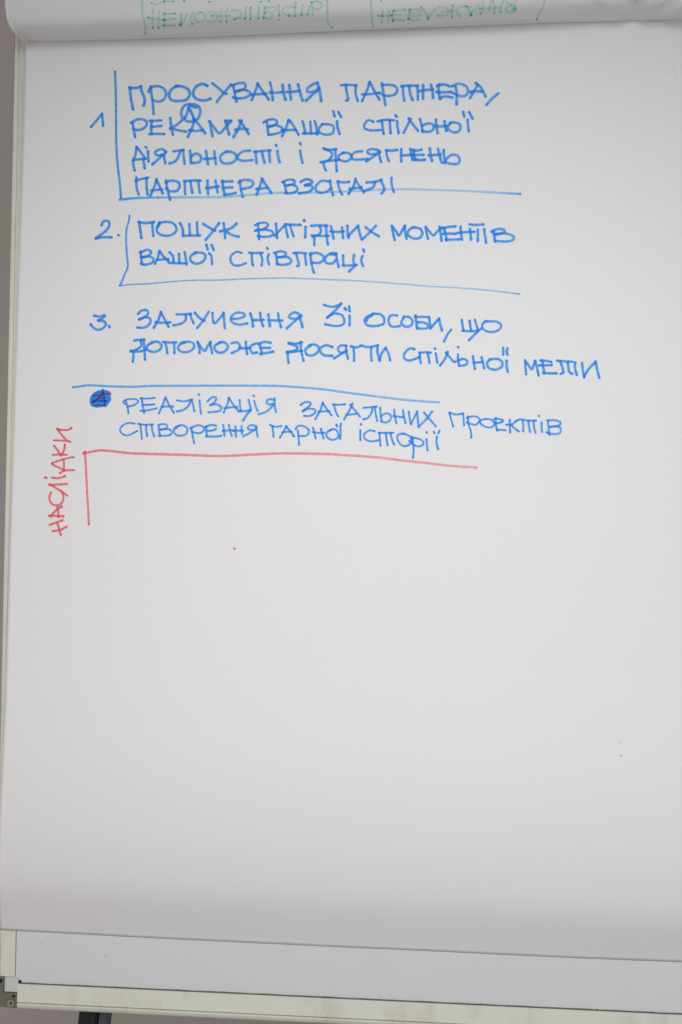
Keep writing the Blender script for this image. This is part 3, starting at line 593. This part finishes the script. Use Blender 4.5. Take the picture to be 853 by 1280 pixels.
for s in ('410,165 405,220 350,300 280,350 215,395', '415,230 435,330 440,460', '240,385 330,370 480,375'): k.stroke(loc(s), 2.1, 0.6)
k.make('overwritten_numeral', I_navy, page, 'navy numeral 4 inside the blot')
k = Ink(page_bvh); k.k = 13
for s in ('235,275 330,275 440,245 540,235', '290,360 350,330 430,310', '270,450 350,445 440,450'): k.stroke(loc(s), 2.0, 0.8)
k.make('overwritten_numeral', I_brown, page, 'brownish numeral 3 inside the blot')
k = Ink(page_bvh); k.k = 18; k.stroke(loc('525,232 552,245 530,275'), 1.9, 0.85)
k.make('ink_fleck', I_red, page, 'red stroke end sticking out of the blot')
for (x, y, r, dn, mt, lb) in ((293.4, 685.8, 1.7, 0.85, I_red, 'lone red dot below the writing'), (142.8, 698.2, 1.1, 0.22, I_red, 'tiny faint pink dot'), (774.9, 927.6, 1.0, 0.5, I_blue, 'tiny faint blue fleck, upper of two'), (776.3, 944.6, 1.1, 0.8, I_blue, 'tiny blue fleck, lower of two')):
    k = Ink(page_bvh); k.dot(x, y, r, dn); k.make('ink_dot', mt, page, lb)

# green marker bleeding through the back of the flipped page
GZ = 853/130
GREEN = [
('mirrored green lettering bleeding through, left group', 170, 0, '130,25 165,38 210,20|232,12 310,10|140,80 138,160 140,228|100,145 160,155 240,162|190,95 185,160 185,232|235,110 235,160 232,215|228,112 280,112 325,110|228,163 280,160 325,155|225,210 280,212 320,208|372,112 370,160 366,205|366,205 400,160 425,120|475,100 450,140 448,165 462,198|540,100 500,115 485,145 500,178 530,180 565,160 572,125 550,105 520,98|590,105 630,95 670,115 665,155 640,178 590,172|625,130 670,132 770,130|700,70 695,120 695,180|750,65 742,110 745,182|788,85 830,85 858,100 862,125 808,160|808,160 850,150 895,155',
 '130,25,7 232,12,10 310,10,7 397,6,10 603,13,9 140,228,8 185,228,9 100,145,8 230,163,10 322,110,7 228,210,9 366,205,13 462,198,7 625,130,9 770,130,6 695,180,8 745,178,8 808,160,9'),
('mirrored green lettering bleeding through, middle group', 290, 0, '115,60 112,155|155,60 152,158|222,55 215,150|272,55 270,100 262,145|270,65 320,60 360,62 345,95|265,105 320,102 325,148 262,148|385,45 385,90 392,130|520,60 450,55 415,80 425,110 470,130|525,20 520,80 518,132|470,130 520,130 570,120|585,40 575,80 570,118|570,118 600,130 625,118|640,50 625,90 625,118|655,20 658,70 665,122|655,15 700,10 740,30 735,60 700,75 670,65',
 '110,153,8 152,157,7 155,62,7 215,150,8 262,146,10 270,105,7 385,160,6 390,128,7 470,129,11 518,131,8 572,120,9 622,118,8 656,22,7 665,122,6 238,12,8 303,6,9'),
('mirrored green lettering bleeding through, right group', 455, 0, '155,95 150,140 148,188|205,90 205,140 202,185|118,130 170,132 225,130|245,90 232,130 240,170|245,90 290,82 335,80|225,125 270,120 310,120|235,165 280,162 330,168|375,80 372,120 365,158|378,80 430,78 470,90|375,100 420,130 465,120|365,160 410,165 460,160|470,55 500,90 528,155|590,72 560,105 528,155|615,60 660,55 690,80 690,110 660,135 612,130|640,92 670,95 720,90|730,42 722,90 722,145|835,50 790,55 760,80 765,110 795,135|839,50 874,90 879,125|944,35 904,75 877,128|819,50 879,55|974,10 979,60 959,115|951,70 1019,68 1119,60|1044,10 1034,60 1011,110|1059,0 1074,50 1069,112|1144,0 1129,50 1121,100|1209,40 1169,60 1174,95 1214,102 1244,85|1169,15 1229,50 1249,85|1249,0 1234,50 1234,90',
 '142,5,7 118,130,8 155,132,8 228,128,9 245,90,10 335,80,9 240,172,9 375,80,11 366,158,9 470,55,8 528,155,12 612,130,8 722,92,9 730,45,7 722,145,7 845,55,9 879,125,12 951,70,7 959,115,7 1069,112,7 1121,100,8 1239,70,12'),
]
for lb, ox, oy, st, dots in GREEN:
    k = Ink(flip_bvh, True)
    for s in st.split('|'): k.stroke([(ox+x/GZ, oy+y/GZ) for x, y in parse(s)], 2.5, random.uniform(0.28, 0.50), True)
    for d_ in dots.split():
        x, y, r = (float(q) for q in d_.split(',')); k.dot(ox+x/GZ, oy+y/GZ, r/GZ*1.12, 0.85)
    k.make('bleed_through_lettering', I_green, flip, lb)
for lb, ox, st, dots in (
  ('green bracket at the left of the faint lettering', 170, '52,0 52,70 65,160 80,230 78,272', '78,272,7'),
  ('green bracket closing the middle lettering', 290, '780,0 785,70 785,150 800,210 825,225', '825,225,6'),
  ('green bracket opening the right lettering', 455, '62,0 60,80 65,150 72,218', '72,216,6'),
  ('green bracket closing the right lettering', 560, '795,0 780,60 750,110 730,160', '730,160,9')):
    k = Ink(flip_bvh, True); k.stroke([(ox+x/GZ, y/GZ) for x, y in parse(st)], 2.5, 0.42)
    for d_ in dots.split():
        x, y, r = (float(q) for q in d_.split(',')); k.dot(ox+x/GZ, y/GZ, r/GZ, 0.8)
    k.make('bleed_through_bracket', I_green, flip, lb)
for lb, st in (('very faint green rule under the left lettering', '179,45 216,43.4 300,39.8 336,36.5 409,33.8'), ('very faint green rule under the right lettering', '470,35 500,33.8 528,32.8 600,27.5 660,25')):
    k = Ink(flip_bvh, True); k.stroke(parse(st), 2.2, 0.14); k.make('bleed_through_rule', I_green, flip, lb)

# small scuffs and flecks of dried marker on the bare board
bm = bmesh.new()
for (px, py, r) in ((52, 1178, 0.5), (131, 1194.5, 0.45), (133.5, 1194.5, 0.4), (185, 1209, 0.35), (474, 1244, 0.5), (488, 1244, 0.5), (697, 1256, 0.35), (650, 1210, 0.3)):
    c = at(px, py, -0.0006)
    vs = [bm.verts.new(c + Uw*(r*0.00075*1.6*math.cos(a)) + Vw*(r*0.00075*math.sin(a))) for a in [2*math.pi*i/8 for i in range(8)]]
    bm.faces.new(vs)
o = from_bm('board_flecks', bm, M_fleck, easel); o['kind'] = 'stuff'
